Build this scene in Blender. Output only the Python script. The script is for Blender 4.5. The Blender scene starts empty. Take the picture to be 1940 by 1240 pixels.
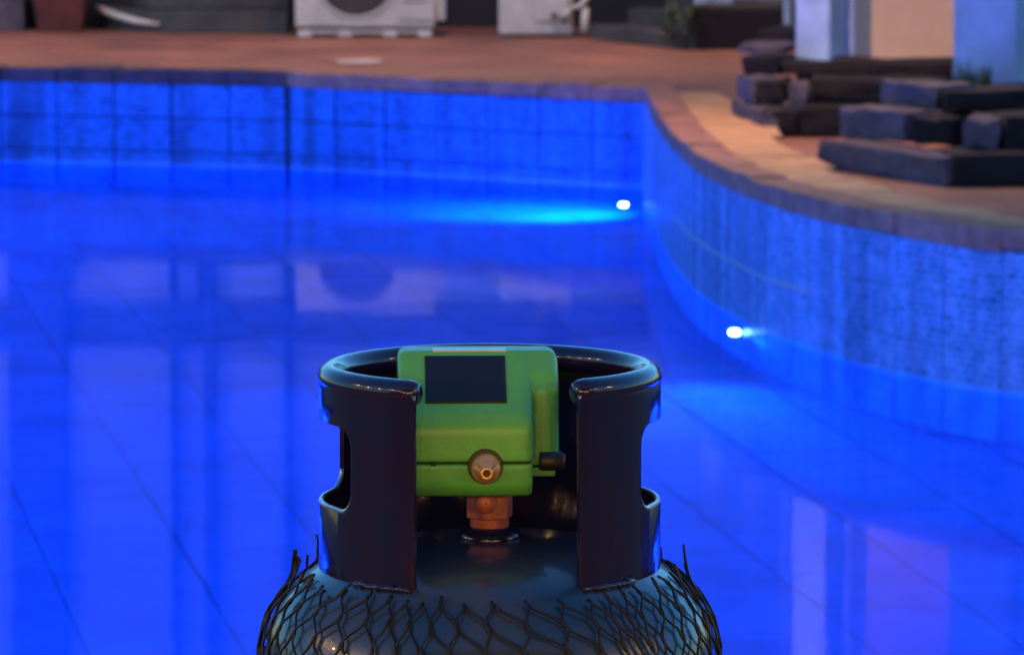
import bpy, bmesh, math, random
from mathutils import Vector, Matrix, noise
random.seed(7)
R = math.radians
sc = bpy.context.scene
col = sc.collection

# ------------------------------------------------------------------ camera
cam_d = bpy.data.cameras.new('camera')
cam = bpy.data.objects.new('camera', cam_d)
col.objects.link(cam)
cam.location = (0, 0, 1.69)
cam.rotation_euler = (R(90 - 6.6544), 0, 0)
cam_d.sensor_width = 36
cam_d.lens = 178.14
cam_d.clip_start = 0.1
cam_d.clip_end = 500
cam_d.dof.use_dof = True
cam_d.dof.focus_distance = 3.13
cam_d.dof.aperture_fstop = 34
sc.camera = cam

# ------------------------------------------------------------------ sky, dusk glow, exposure
SUN_EL, SUN_AZ = R(4.0), R(205)          # afterglow behind the camera, to its right
world = bpy.data.worlds.new('World')
sc.world = world
world.use_nodes = True
wn = world.node_tree
bg = wn.nodes['Background']
sky = wn.nodes.new('ShaderNodeTexSky')
sky.sky_type = 'NISHITA'
sky.sun_disc = False
sky.sun_elevation = SUN_EL
sky.sun_rotation = SUN_AZ
sky.ozone_density = 4.5
sky.dust_density = 0.2
wn.links.new(sky.outputs[0], bg.inputs[0])
bg.inputs[1].default_value = 0.115
sun_d = bpy.data.lights.new('sun', 'SUN')
sun_d.energy = 0.06
sun_d.angle = R(14)
sun_d.color = (1.0, 0.72, 0.5)
sun = bpy.data.objects.new('sun', sun_d)
col.objects.link(sun)
sun_dir = Vector((math.sin(SUN_AZ) * math.cos(R(12)), math.cos(SUN_AZ) * math.cos(R(12)), math.sin(R(12))))
sun.rotation_euler = sun_dir.to_track_quat('Z', 'Y').to_euler()
sc.view_settings.view_transform = 'Standard'
sc.view_settings.look = 'None'
sc.view_settings.exposure = 2.75
sc.view_settings.gamma = 1.0
sc.cycles.sample_clamp_indirect = 8.0
sc.cycles.max_bounces = 8
sc.cycles.transmission_bounces = 6
sc.cycles.glossy_bounces = 4
sc.cycles.diffuse_bounces = 4
sc.cycles.blur_glossy = 0.5
sc.cycles.use_denoising = True

# ------------------------------------------------------------------ helpers
def tag(o, label=None, cat=None, group=None, kind=None):
    if label: o['label'] = label
    if cat: o['category'] = cat
    if group: o['group'] = group
    if kind: o['kind'] = kind
    return o

def empty(name, loc=(0, 0, 0), rz=0):
    o = bpy.data.objects.new(name, None)
    o.empty_display_size = 0.1
    o.location = loc
    o.rotation_euler = (0, 0, rz)
    col.objects.link(o)
    return o

def link(name, me, mat=None, parent=None, loc=None, rot=None, smooth=False):
    if mat is not None and not me.materials:
        me.materials.append(mat)
    if smooth:
        for p in me.polygons: p.use_smooth = True
    o = bpy.data.objects.new(name, me)
    col.objects.link(o)
    if parent: o.parent = parent
    if loc is not None: o.location = loc
    if rot is not None: o.rotation_euler = rot
    return o

def tomesh(bm, name='m'):
    me = bpy.data.meshes.new(name)
    bm.normal_update()
    bm.to_mesh(me)
    bm.free()
    return me

def box(bm, c, s, m=None):
    mat = Matrix.Translation(c) @ Matrix.Diagonal((s[0], s[1], s[2], 1))
    if m is not None: mat = m @ mat
    return bmesh.ops.create_cube(bm, size=1, matrix=mat)['verts']

def bev(bm, w, seg=2, verts=None, angle=40):
    es = [e for e in bm.edges if len(e.link_faces) == 2 and e.calc_face_angle(0) > R(angle)]
    bmesh.ops.bevel(bm, geom=es, offset=w, segments=seg, affect='EDGES', profile=0.6, clamp_overlap=True)

def bevbox(c, s, w=0.004, seg=2, m=None):
    bm = bmesh.new()
    box(bm, c, s, m)
    bev(bm, w, seg)
    return tomesh(bm)

def lathe(bm, prof, n=48, m=None, a0=0.0, a1=2 * math.pi, cap=False):
    """profile of (r, z) turned about Z"""
    full = abs(a1 - a0 - 2 * math.pi) < 1e-6
    cnt = n if full else n + 1
    rings = []
    for r, z in prof:
        ring = []
        for i in range(cnt):
            a = a0 + (a1 - a0) * i / n
            v = Vector((r * math.cos(a), r * math.sin(a), z))
            if m is not None: v = m @ v
            ring.append(bm.verts.new(v))
        rings.append(ring)
    for a, b in zip(rings, rings[1:]):
        for i in range(n):
            j = (i + 1) % cnt
            bm.faces.new((a[i], a[j], b[j], b[i]))
    if cap:
        bm.faces.new(list(reversed(rings[0])))
        bm.faces.new(rings[-1])
    return rings

def tube(bm, pts, r, n=8, closed=False, cap=True):
    pts = [Vector(p) for p in pts]
    rings = []
    up = None
    N = len(pts)
    for i, p in enumerate(pts):
        if closed:
            t = (pts[(i + 1) % N] - pts[i - 1])
        else:
            t = pts[min(i + 1, N - 1)] - pts[max(i - 1, 0)]
        t.normalize()
        if up is None:
            up = t.orthogonal()
        up = (up - t * up.dot(t)).normalized()
        w = t.cross(up)
        rr = r[i] if isinstance(r, (list, tuple)) else r
        rings.append([bm.verts.new(p + (up * math.cos(2 * math.pi * k / n) + w * math.sin(2 * math.pi * k / n)) * rr) for k in range(n)])
    prs = list(zip(rings, rings[1:]))
    if closed: prs.append((rings[-1], rings[0]))
    for a, b in prs:
        for k in range(n):
            bm.faces.new((a[k], a[(k + 1) % n], b[(k + 1) % n], b[k]))
    if cap and not closed:
        bm.faces.new(list(reversed(rings[0])))
        bm.faces.new(rings[-1])

def prism(bm, poly, z0, z1):
    lo = [bm.verts.new((x, y, z0)) for x, y in poly]
    hi = [bm.verts.new((x, y, z1)) for x, y in poly]
    n = len(poly)
    for i in range(n):
        bm.faces.new((lo[i], lo[(i + 1) % n], hi[(i + 1) % n], hi[i]))
    bm.faces.new(hi)
    bm.faces.new(list(reversed(lo)))
    bmesh.ops.recalc_face_normals(bm, faces=bm.faces[:])

# ------------------------------------------------------------------ materials
def mat(name, colr, rough=0.6, metal=0.0, spec=0.5, var=0.0, vscale=6.0, vcol=None, bump=0.0, bscale=30.0, coat=0.0, det=6.0, rvar=0.0):
    m = bpy.data.materials.new(name)
    m.use_nodes = True
    nt = m.node_tree
    b = nt.nodes['Principled BSDF']
    b.inputs['Roughness'].default_value = rough
    b.inputs['Metallic'].default_value = metal
    b.inputs['Specular IOR Level'].default_value = spec
    b.inputs['Coat Weight'].default_value = coat
    b.inputs['Coat Roughness'].default_value = 0.03
    b.inputs['Base Color'].default_value = (*colr, 1)
    if var > 0 or bump > 0:
        tc = nt.nodes.new('ShaderNodeTexCoord')
        oi = nt.nodes.new('ShaderNodeObjectInfo')
        ad = nt.nodes.new('ShaderNodeVectorMath'); ad.operation = 'MULTIPLY_ADD'
        nt.links.new(oi.outputs['Random'], ad.inputs[0])
        ad.inputs[1].default_value = (37, 19, 23)
        nt.links.new(tc.outputs['Object'], ad.inputs[2])
    if var > 0:
        nz = nt.nodes.new('ShaderNodeTexNoise')
        nz.inputs['Scale'].default_value = vscale
        nz.inputs['Detail'].default_value = det
        nz.inputs['Roughness'].default_value = 0.65
        nt.links.new(ad.outputs[0], nz.inputs['Vector'])
        cr = nt.nodes.new('ShaderNodeValToRGB')
        cr.color_ramp.elements[0].position = 0.36
        cr.color_ramp.elements[1].position = 0.64
        c2 = vcol if vcol else tuple(c * (1 - var) for c in colr)
        cr.color_ramp.elements[0].color = (*c2, 1)
        cr.color_ramp.elements[1].color = (*colr, 1)
        nt.links.new(nz.outputs['Fac'], cr.inputs[0])
        nt.links.new(cr.outputs[0], b.inputs['Base Color'])
        if rvar:
            mr = nt.nodes.new('ShaderNodeMapRange')
            mr.inputs['To Min'].default_value = rough - rvar
            mr.inputs['To Max'].default_value = rough + rvar
            nt.links.new(nz.outputs['Fac'], mr.inputs[0])
            nt.links.new(mr.outputs[0], b.inputs['Roughness'])
    if bump > 0:
        n2 = nt.nodes.new('ShaderNodeTexNoise')
        n2.inputs['Scale'].default_value = bscale
        n2.inputs['Detail'].default_value = 5
        nt.links.new(ad.outputs[0], n2.inputs['Vector'])
        bp = nt.nodes.new('ShaderNodeBump')
        bp.inputs['Strength'].default_value = bump
        bp.inputs['Distance'].default_value = 0.01
        nt.links.new(n2.outputs['Fac'], bp.inputs['Height'])
        nt.links.new(bp.outputs[0], b.inputs['Normal'])
    return m

def mosaic_mat(name, c1, c2, c3):
    """glazed mosaic sheet: small bricks of two blues, chalky patches"""
    m = bpy.data.materials.new(name)
    m.use_nodes = True
    nt = m.node_tree
    b = nt.nodes['Principled BSDF']
    tc = nt.nodes.new('ShaderNodeTexCoord')
    oi = nt.nodes.new('ShaderNodeObjectInfo')
    ad = nt.nodes.new('ShaderNodeVectorMath'); ad.operation = 'MULTIPLY_ADD'
    nt.links.new(oi.outputs['Random'], ad.inputs[0])
    ad.inputs[1].default_value = (7.3, 0, 5.1)
    nt.links.new(tc.outputs['Object'], ad.inputs[2])
    sp = nt.nodes.new('ShaderNodeSeparateXYZ'); nt.links.new(ad.outputs[0], sp.inputs[0])
    cb = nt.nodes.new('ShaderNodeCombineXYZ')
    nt.links.new(sp.outputs['X'], cb.inputs['X']); nt.links.new(sp.outputs['Z'], cb.inputs['Y'])
    br = nt.nodes.new('ShaderNodeTexBrick')
    br.inputs['Scale'].default_value = 1.0
    br.inputs['Brick Width'].default_value = 0.05
    br.inputs['Row Height'].default_value = 0.025
    br.inputs['Mortar Size'].default_value = 0.0035
    br.inputs['Mortar Smooth'].default_value = 0.3
    br.inputs['Bias'].default_value = -0.1
    br.inputs['Color1'].default_value = (*c1, 1)
    br.inputs['Color2'].default_value = (*c2, 1)
    br.inputs['Mortar'].default_value = (*c3, 1)
    nt.links.new(cb.outputs[0], br.inputs['Vector'])
    nz = nt.nodes.new('ShaderNodeTexNoise')
    nz.inputs['Scale'].default_value = 16; nz.inputs['Detail'].default_value = 7; nz.inputs['Roughness'].default_value = 0.7
    nt.links.new(ad.outputs[0], nz.inputs['Vector'])
    cr = nt.nodes.new('ShaderNodeValToRGB')
    cr.color_ramp.elements[0].position = 0.42; cr.color_ramp.elements[1].position = 0.62
    nt.links.new(nz.outputs['Fac'], cr.inputs[0])
    mx = nt.nodes.new('ShaderNodeMix'); mx.data_type = 'RGBA'
    nt.links.new(br.outputs['Color'], mx.inputs['A'])
    mx.inputs['B'].default_value = (*c3, 1)
    # chalk and limescale sit above the waterline only, with a pale scum line on it
    ge = nt.nodes.new('ShaderNodeNewGeometry')
    sz = nt.nodes.new('ShaderNodeSeparateXYZ'); nt.links.new(ge.outputs['Position'], sz.inputs[0])
    ab = nt.nodes.new('ShaderNodeMapRange'); ab.inputs['From Min'].default_value = -0.486; ab.inputs['From Max'].default_value = -0.476
    nt.links.new(sz.outputs['Z'], ab.inputs[0])
    mu = nt.nodes.new('ShaderNodeMath'); mu.operation = 'MULTIPLY'
    nt.links.new(cr.outputs[0], mu.inputs[0]); nt.links.new(ab.outputs[0], mu.inputs[1])
    nt.links.new(mu.outputs[0], mx.inputs['Factor'])
    cl = nt.nodes.new('ShaderNodeMapRange'); cl.inputs['From Min'].default_value = 0.035; cl.inputs['From Max'].default_value = 0.012
    d1 = nt.nodes.new('ShaderNodeMath'); d1.operation = 'ADD'; d1.inputs[1].default_value = 0.492
    d2 = nt.nodes.new('ShaderNodeMath'); d2.operation = 'ABSOLUTE'
    nt.links.new(sz.outputs['Z'], d1.inputs[0]); nt.links.new(d1.outputs[0], d2.inputs[0]); nt.links.new(d2.outputs[0], cl.inputs[0])
    mx2 = nt.nodes.new('ShaderNodeMix'); mx2.data_type = 'RGBA'
    m3 = nt.nodes.new('ShaderNodeMath'); m3.operation = 'MULTIPLY'; m3.inputs[1].default_value = 0.7
    nt.links.new(cl.outputs[0], m3.inputs[0]); nt.links.new(m3.outputs[0], mx2.inputs['Factor'])
    nt.links.new(mx.outputs['Result'], mx2.inputs['A']); mx2.inputs['B'].default_value = (0.12, 0.42, 0.85, 1)
    # tiles are darker below the water; dirt runs down in uneven vertical streaks
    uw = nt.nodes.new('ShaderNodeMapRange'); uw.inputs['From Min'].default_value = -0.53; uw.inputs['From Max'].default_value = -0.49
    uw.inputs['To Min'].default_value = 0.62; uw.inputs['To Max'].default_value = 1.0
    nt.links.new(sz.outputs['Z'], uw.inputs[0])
    mp = nt.nodes.new('ShaderNodeMapping'); mp.inputs['Scale'].default_value = (1, 1, 0.10)
    nt.links.new(ge.outputs['Position'], mp.inputs['Vector'])
    ns = nt.nodes.new('ShaderNodeTexNoise'); ns.inputs['Scale'].default_value = 7.0; ns.inputs['Detail'].default_value = 5
    nt.links.new(mp.outputs[0], ns.inputs['Vector'])
    sr = nt.nodes.new('ShaderNodeMapRange'); sr.inputs['From Min'].default_value = 0.36; sr.inputs['From Max'].default_value = 0.56
    sr.inputs['To Min'].default_value = 0.55; sr.inputs['To Max'].default_value = 1.0
    nt.links.new(ns.outputs['Fac'], sr.inputs[0])
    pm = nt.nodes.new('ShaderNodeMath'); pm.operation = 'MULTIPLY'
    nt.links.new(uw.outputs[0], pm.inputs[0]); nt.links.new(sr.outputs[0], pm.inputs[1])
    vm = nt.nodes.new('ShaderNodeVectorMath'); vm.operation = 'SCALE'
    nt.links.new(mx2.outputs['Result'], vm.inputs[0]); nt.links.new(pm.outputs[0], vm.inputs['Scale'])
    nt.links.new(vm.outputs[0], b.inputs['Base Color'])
    b.inputs['Roughness'].default_value = 0.5
    b.inputs['Specular IOR Level'].default_value = 0.3
    bp = nt.nodes.new('ShaderNodeBump'); bp.inputs['Strength'].default_value = 0.35; bp.inputs['Distance'].default_value = 0.003
    nt.links.new(br.outputs['Fac'], bp.inputs['Height']); bp.invert = True
    nt.links.new(bp.outputs[0], b.inputs['Normal'])
    return m

M = {}
M['tile'] = mosaic_mat('mosaic_tile', (0.001, 0.07, 0.38), (0.004, 0.17, 0.70), (0.02, 0.22, 0.80))
M['tile_chalky'] = mosaic_mat('chalky_mosaic_tile', (0.004, 0.15, 0.40), (0.03, 0.27, 0.66), (0.22, 0.40, 0.85))
M['floor_tile'] = mat('floor_tile', (0.008, 0.165, 0.52), 0.5, var=0.3, vscale=2.2, bump=0.1, bscale=60)
M['floor_grout'] = mat('floor_grout', (0.005, 0.075, 0.26), 0.9, var=0.4, vscale=3)
M['grout'] = mat('grout', (0.006, 0.022, 0.08), 0.9, var=0.4, vscale=8)
M['coping'] = mat('coping_brick', (0.42, 0.19, 0.145), 0.75, var=0.5, vscale=9, bump=0.5, bscale=40)
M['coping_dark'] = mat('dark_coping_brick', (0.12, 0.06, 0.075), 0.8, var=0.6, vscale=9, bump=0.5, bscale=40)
M['deck'] = mat('terracotta_paving', (0.33, 0.14, 0.095), 0.62, var=0.35, vscale=1.1, vcol=(0.15, 0.065, 0.05), bump=0.3, bscale=14, rvar=0.12)
M['slab'] = mat('warm_lit_slab', (0.62, 0.33, 0.16), 0.7, var=0.35, vscale=5, bump=0.3, bscale=30)
M['stone'] = mat('pool_tinted_stone', (0.115, 0.09, 0.135), 0.9, var=0.5, vscale=9, bump=0.8, bscale=45)  # bluish light from the pool is mixed into the stone colour
M['darkstone'] = mat('dark_shaded_stone', (0.012, 0.006, 0.012), 0.9, var=0.6, vscale=7, bump=0.9, bscale=35)  # shade of the camera-facing blocks put into the colour; plain dark stone elsewhere
M['step'] = mat('dark_step', (0.06, 0.062, 0.07), 0.7, var=0.5, vscale=4, bump=0.4, bscale=30)
M['white'] = mat('pool_blue_column_paint', (0.42, 0.55, 0.88), 0.6, var=0.35, vscale=3.5, bump=0.2, bscale=22)  # white paint with the pool's blue light mixed into its colour
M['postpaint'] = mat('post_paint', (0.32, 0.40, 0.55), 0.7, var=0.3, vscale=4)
M['peach'] = mat('peach_plaster', (0.80, 0.54, 0.40), 0.75, var=0.18, vscale=2.5, bump=0.15, bscale=30)
M['lav'] = mat('pale_plaster', (0.34, 0.43, 0.66), 0.8, var=0.2, vscale=1.5)  # the pool's blue glow on the facade is part of this colour
M['dark'] = mat('dark_opening', (0.015, 0.017, 0.03), 0.6, var=0.4, vscale=2)
M['ac'] = mat('ac_casing', (0.54, 0.54, 0.56), 0.5, var=0.25, vscale=6, bump=0.05)
M['acdark'] = mat('ac_grille', (0.05, 0.045, 0.05), 0.5)
M['pipe'] = mat('white_pipe', (0.62, 0.6, 0.58), 0.5, var=0.2, vscale=12)
M['redpot'] = mat('oxblood_pot', (0.12, 0.025, 0.028), 0.6, var=0.5, vscale=8, bump=0.3)
M['leaf'] = mat('dark_leaf', (0.035, 0.07, 0.035), 0.6, var=0.4, vscale=30)
M['soil'] = mat('soil', (0.04, 0.03, 0.025), 0.95, var=0.4, vscale=40, bump=0.8)
M['paint'] = mat('navy_cylinder_paint', (0.005, 0.009, 0.046), 0.16, spec=0.28, var=0.45, vscale=25, vcol=(0.012, 0.007, 0.030), bump=0.03, bscale=90, coat=0.28, rvar=0.04)
M['bodypaint'] = mat('body_paint', (0.006, 0.026, 0.075), 0.26, spec=0.5, var=0.4, vscale=14, vcol=(0.03, 0.035, 0.05), bump=0.05, bscale=60, coat=0.3, rvar=0.06)
M['bare'] = mat('bare_steel', (0.6, 0.58, 0.55), 0.35, metal=1.0, var=0.5, vscale=120)
M['green'] = mat('green_plastic', (0.082, 0.37, 0.082), 0.36, spec=0.35, var=0.08, vscale=40, bump=0.04, bscale=400)
M['greendark'] = mat('casing_gap', (0.01, 0.02, 0.01), 0.8)
M['screen'] = mat('screen_glass', (0.010, 0.010, 0.018), 0.10, spec=0.4, var=0.3, vscale=20)
M['topstrip'] = mat('pale_label_strip', (0.42, 0.52, 0.45), 0.3, var=0.15, vscale=60)
M['brass'] = mat('brass', (0.80, 0.46, 0.20), 0.30, metal=0.55, var=0.3, vscale=150, rvar=0.08)
M['copper'] = mat('dull_brass_valve', (0.34, 0.10, 0.09), 0.5, metal=0.25, var=0.35, vscale=90, bump=0.1, bscale=200)
M['rubber'] = mat('black_rubber', (0.012, 0.012, 0.014), 0.5)
M['net'] = mat('black_net_plastic', (0.006, 0.006, 0.009), 0.5, spec=0.3, var=0.3, vscale=80)
M['wood'] = mat('table_wood', (0.16, 0.09, 0.05), 0.5, var=0.5, vscale=12)
M['steel'] = mat('lamp_steel', (0.5, 0.5, 0.52), 0.3, metal=1.0, var=0.2, vscale=60)
M['blocker'] = mat('dark_sky_blocker', (0.02, 0.02, 0.026), 0.85, var=0.5, vscale=2)

BLUE = (0.0, 0.10, 1.0)
m = bpy.data.materials.new('blue_lamp_lens'); m.use_nodes = True
b = m.node_tree.nodes['Principled BSDF']
b.inputs['Base Color'].default_value = (0.2, 0.4, 1, 1)
b.inputs['Emission Color'].default_value = (0.22, 0.65, 1.0, 1)
b.inputs['Emission Strength'].default_value = 12.0
m.cycles.emission_sampling = 'NONE'
M['lens'] = m

m = bpy.data.materials.new('still_water'); m.use_nodes = True
nt = m.node_tree
nt.nodes.remove(nt.nodes['Principled BSDF'])
g = nt.nodes.new('ShaderNodeBsdfRefraction')
g.inputs['IOR'].default_value = 1.33
g.inputs['Roughness'].default_value = 0.0
g.inputs['Color'].default_value = (0.93, 0.97, 1.0, 1)
gl = nt.nodes.new('ShaderNodeBsdfGlossy')
gl.inputs['Roughness'].default_value = 0.045
fr = nt.nodes.new('ShaderNodeFresnel'); fr.inputs['IOR'].default_value = 1.33
ml = nt.nodes.new('ShaderNodeMath'); ml.operation = 'MULTIPLY'; ml.inputs[1].default_value = 0.62
nt.links.new(fr.outputs[0], ml.inputs[0])
ms = nt.nodes.new('ShaderNodeMixShader')
nt.links.new(ml.outputs[0], ms.inputs[0]); nt.links.new(g.outputs[0], ms.inputs[1]); nt.links.new(gl.outputs[0], ms.inputs[2])
nt.links.new(ms.outputs[0], nt.nodes['Material Output'].inputs['Surface'])
tc = nt.nodes.new('ShaderNodeTexCoord')
nz = nt.nodes.new('ShaderNodeTexNoise'); nz.inputs['Scale'].default_value = 2.2; nz.inputs['Detail'].default_value = 3
nt.links.new(tc.outputs['Object'], nz.inputs['Vector'])
bp = nt.nodes.new('ShaderNodeBump'); bp.inputs['Strength'].default_value = 0.25; bp.inputs['Distance'].default_value = 0.0035
nt.links.new(nz.outputs['Fac'], bp.inputs['Height'])
for nd in (g, gl, fr):
    nt.links.new(bp.outputs[0], nd.inputs['Normal'])
M['water'] = m

# ------------------------------------------------------------------ the pool: plan
WATER = -0.481
DEPTH = 1.05
FLOOR = WATER - DEPTH
left_path = [(-5.6, 26.80), (-1.133, 25.578)]
mid_path = [(-1.133, 25.578), (0.65, 24.421)]
right_ctrl = [(0.650, 24.42), (0.648, 23.4), (0.653, 22.33), (0.670, 21.384), (0.700, 20.5), (0.762, 19.616), (0.905, 18.62), (1.013, 18.15), (1.226, 17.49), (1.443, 17.02), (1.700, 16.66), (2.1, 16.3), (2.7, 16.0), (3.5, 15.85), (5.0, 15.8)]

def catmull(pts, per=12):
    P = [Vector((x, y, 0)) for x, y in pts]
    P = [P[0] * 2 - P[1]] + P + [P[-1] * 2 - P[-2]]
    out = []
    for i in range(1, len(P) - 2):
        for k in range(per):
            t = k / per
            a, b_, c, d = P[i - 1], P[i], P[i + 1], P[i + 2]
            out.append(0.5 * ((2 * b_) + (c - a) * t + (2 * a - 5 * b_ + 4 * c - d) * t * t + (3 * b_ - a - 3 * c + d) * t ** 3))
    out.append(P[-2])
    return out

def resample(pts, step):
    """points a fixed chord apart along the polyline"""
    pts = [Vector((p[0], p[1], 0)) for p in pts]
    L = [0]
    for a, b_ in zip(pts, pts[1:]): L.append(L[-1] + (b_ - a).length)
    n = max(1, round(L[-1] / step))
    out = []
    j = 0
    for i in range(n + 1):
        s = L[-1] * i / n
        while j < len(L) - 2 and L[j + 1] < s: j += 1
        t = (s - L[j]) / (L[j + 1] - L[j])
        out.append(pts[j].lerp(pts[j + 1], min(1, max(0, t))))
    return out

left_pts = resample(left_path, 0.3)
mid_pts = resample(mid_path, 0.3)
right_pts = resample(catmull(right_ctrl), 0.3)
pool_poly = [(p.x, p.y) for p in left_pts[:1] + mid_pts[:1] + right_pts] + [(6.5, 15.6), (6.5, 7.2), (-5.6, 7.2)]

# pool floor: dark bed with laid tiles
bm = bmesh.new()
prism(bm, [(x * 1.03, y + 0.05 * (1 if y > 12 else -1)) for x, y in pool_poly], FLOOR - 0.25, FLOOR - 0.004)
bed = tag(link('pool_floor', tomesh(bm), M['floor_grout']), kind='structure')
th = R(9.75)
ex, ey = Vector((math.cos(th), math.sin(th), 0)), Vector((-math.sin(th), math.cos(th), 0))
TW, TL = 0.405, 0.62
tile_me = bevbox((0, 0, 0), (TW - 0.007, TL - 0.005, 0.012), 0.002, 1)
tile_me.materials.append(M['floor_tile'])

def inside(x, y, poly):
    c = False
    n = len(poly)
    for i in range(n):
        x1, y1 = poly[i]; x2, y2 = poly[i - 1]
        if (y1 > y) != (y2 > y) and x < (x2 - x1) * (y - y1) / (y2 - y1) + x1: c = not c
    return c

cells_in, cells_far = [], []
for i in range(-16, 20):
    for j in range(8, 46):
        p = ex * (i * TW + 0.11) + ey * (j * TL + (TL / 2 if i % 2 else 0))
        if not any(inside(p.x + u * 0.42, p.y + v * 0.55, pool_poly) for u in (-1, 0, 1) for v in (-1, 0, 1)): continue
        seen = abs(p.x) < 0.115 * p.y + 0.25 and p.y > 11.6
        (cells_in if seen else cells_far).append(p)
for p in cells_in:
    o = link('floor_tile', tile_me, parent=bed, loc=(p.x, p.y, FLOOR + random.uniform(0, 0.0015)), rot=(random.gauss(0, 0.002), random.gauss(0, 0.002), th))
bm = bmesh.new()
for p in cells_far:
    box(bm, (0, 0, 0), (TW - 0.007, TL - 0.005, 0.012), Matrix.Translation((p.x, p.y, FLOOR)) @ Matrix.Rotation(th, 4, 'Z'))
tag(link('floor_tiling', tomesh(bm), M['floor_tile'], bed), kind='stuff')

# pool walls: dark backing with mosaic sheets as single tiles
ROW = 0.172
Z0 = -0.068
ROWS = 9
sheet_me = bevbox((0, 0, 0), (0.288, 0.016, ROW - 0.005), 0.003, 1)
sheet_me.materials.append(M['tile'])
chalky_me = bevbox((0, 0, 0), (0.290, 0.016, ROW - 0.0012), 0.0012, 1); chalky_me.materials.append(M['tile_chalky'])

def pool_wall(pts, me=None, name='pool_wall', z0=None):
    z0 = Z0 if z0 is None else z0
    """pts run left to right as seen from the water"""
    bm = bmesh.new()
    ins = [bm.verts.new((p.x, p.y, z)) for p in pts for z in (FLOOR - 0.2, -0.012)]
    out = []
    for i, p in enumerate(pts):
        t = (pts[min(i + 1, len(pts) - 1)] - pts[max(i - 1, 0)]).normalized()
        nrm = Vector((-t.y, t.x, 0))
        q = p + nrm * 0.2
        out += [bm.verts.new((q.x, q.y, z)) for z in (FLOOR - 0.2, -0.012)]
    for i in range(len(pts) - 1):
        a = 2 * i
        bm.faces.new((ins[a], ins[a + 2], ins[a + 3], ins[a + 1]))
        bm.faces.new((out[a], out[a + 1], out[a + 3], out[a + 2]))
        bm.faces.new((ins[a + 1], ins[a + 3], out[a + 3], out[a + 1]))
    for a in (0, 2 * len(pts) - 2):
        bm.faces.new((ins[a], ins[a + 1], out[a + 1], out[a]))
    bmesh.ops.recalc_face_normals(bm, faces=bm.faces[:])
    w = tag(link(name, tomesh(bm), M['grout']), kind='structure')
    for i in range(len(pts) - 1):
        a, b_ = pts[i], pts[i + 1]
        if abs((a.x + b_.x) / 2) > 0.101 * a.y + 0.5: continue
        t = (b_ - a)
        rz = math.atan2(t.y, t.x)
        n = Vector((-t.y, t.x, 0)).normalized()
        c = (a + b_) / 2 - n * 0.006
        for r in range(ROWS):
            o = link('wall_tile', me or sheet_me, parent=w, loc=(c.x - n.x * random.uniform(0, .002), c.y - n.y * random.uniform(0, .002), z0 - ROW * (r + 0.5)),
                     rot=(random.gauss(0, 0.004), 0, rz + random.gauss(0, 0.004)))
            o.scale.x = (t.length - random.uniform(0.005, 0.012)) / 0.288
    return w

pool_wall(left_pts)
mw = pool_wall(mid_pts)
bm = bmesh.new()
tube(bm, [(-1.135, 25.562, -0.07), (-1.133, 25.560, -0.3), (-1.134, 25.562, -0.7), (-1.133, 25.561, FLOOR)], [0.016, 0.012, 0.014, 0.014], 8)
link('corner_joint', tomesh(bm), M['grout'], mw, smooth=True)
rw = pool_wall(right_pts, chalky_me, z0=-0.006)
bm = bmesh.new()
tp = []
for a, b_ in zip(right_pts, right_pts[1:]):
    if 17.7 < b_.y < 20.6:
        t = (b_ - a).normalized(); n = Vector((-t.y, t.x, 0))
        for q in (a, a.lerp(b_, 0.5)):
            q = q - n * 0.017
            tp.append((q.x, q.y, -0.277 + random.uniform(-0.002, 0.002)))
tube(bm, tp, 0.0035, 6)
link('trim_line', tomesh(bm), M['pipe'], rw, smooth=True)
pool_wall(resample([(5.0, 15.8), (6.5, 15.6)], 0.3))
pool_wall(resample([(6.5, 15.6), (6.5, 7.2)], 0.3))
pool_wall(resample([(6.5, 7.2), (-5.6, 7.2)], 0.3))
pool_wall(resample([(-5.6, 7.2), (-5.6, 26.8)], 0.3))

# water sheet
bm = bmesh.new()
f = bm.faces.new([bm.verts.new((x, y, WATER)) for x, y in pool_poly])
bmesh.ops.triangulate(bm, faces=[f])
bmesh.ops.recalc_face_normals(bm, faces=bm.faces[:])
for f in bm.faces:
    if f.normal.z < 0: f.normal_flip()
tag(link('water', tomesh(bm), M['water']), kind='structure')

# deck all round the pool, reaching far out
bm = bmesh.new()
def loop(pts, z):
    vs = [bm.verts.new((x, y, z)) for x, y in pts]
    return [bm.edges.new((vs[i - 1], vs[i])) for i in range(len(vs))]
def offset_out(pts, d):
    res = []
    n = len(pts)
    for i in range(n):
        a, b_, c = Vector(pts[i - 1]), Vector(pts[i]), Vector(pts[(i + 1) % n])
        t1, t2 = (b_ - a).normalized(), (c - b_).normalized()
        n1, n2 = Vector((-t1.y, t1.x)), Vector((-t2.y, t2.x))
        nn = (n1 + n2)
        nn = nn / max(0.5, nn.length_squared / 2)
        res.append(tuple(b_ + nn * d))
    return res
deck_in = offset_out(pool_poly, 0.10)
es = loop(deck_in, 0) + loop([(-60, -40), (60, -40), (60, 90), (-60, 90)], 0)
bmesh.ops.triangle_fill(bm, use_beauty=True, edges=es)
for f in bm.faces:
    f.normal_update()
    if f.normal.z < 0: f.normal_flip()
deck = tag(link('deck', tomesh(bm), M['deck']), kind='structure')

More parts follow.
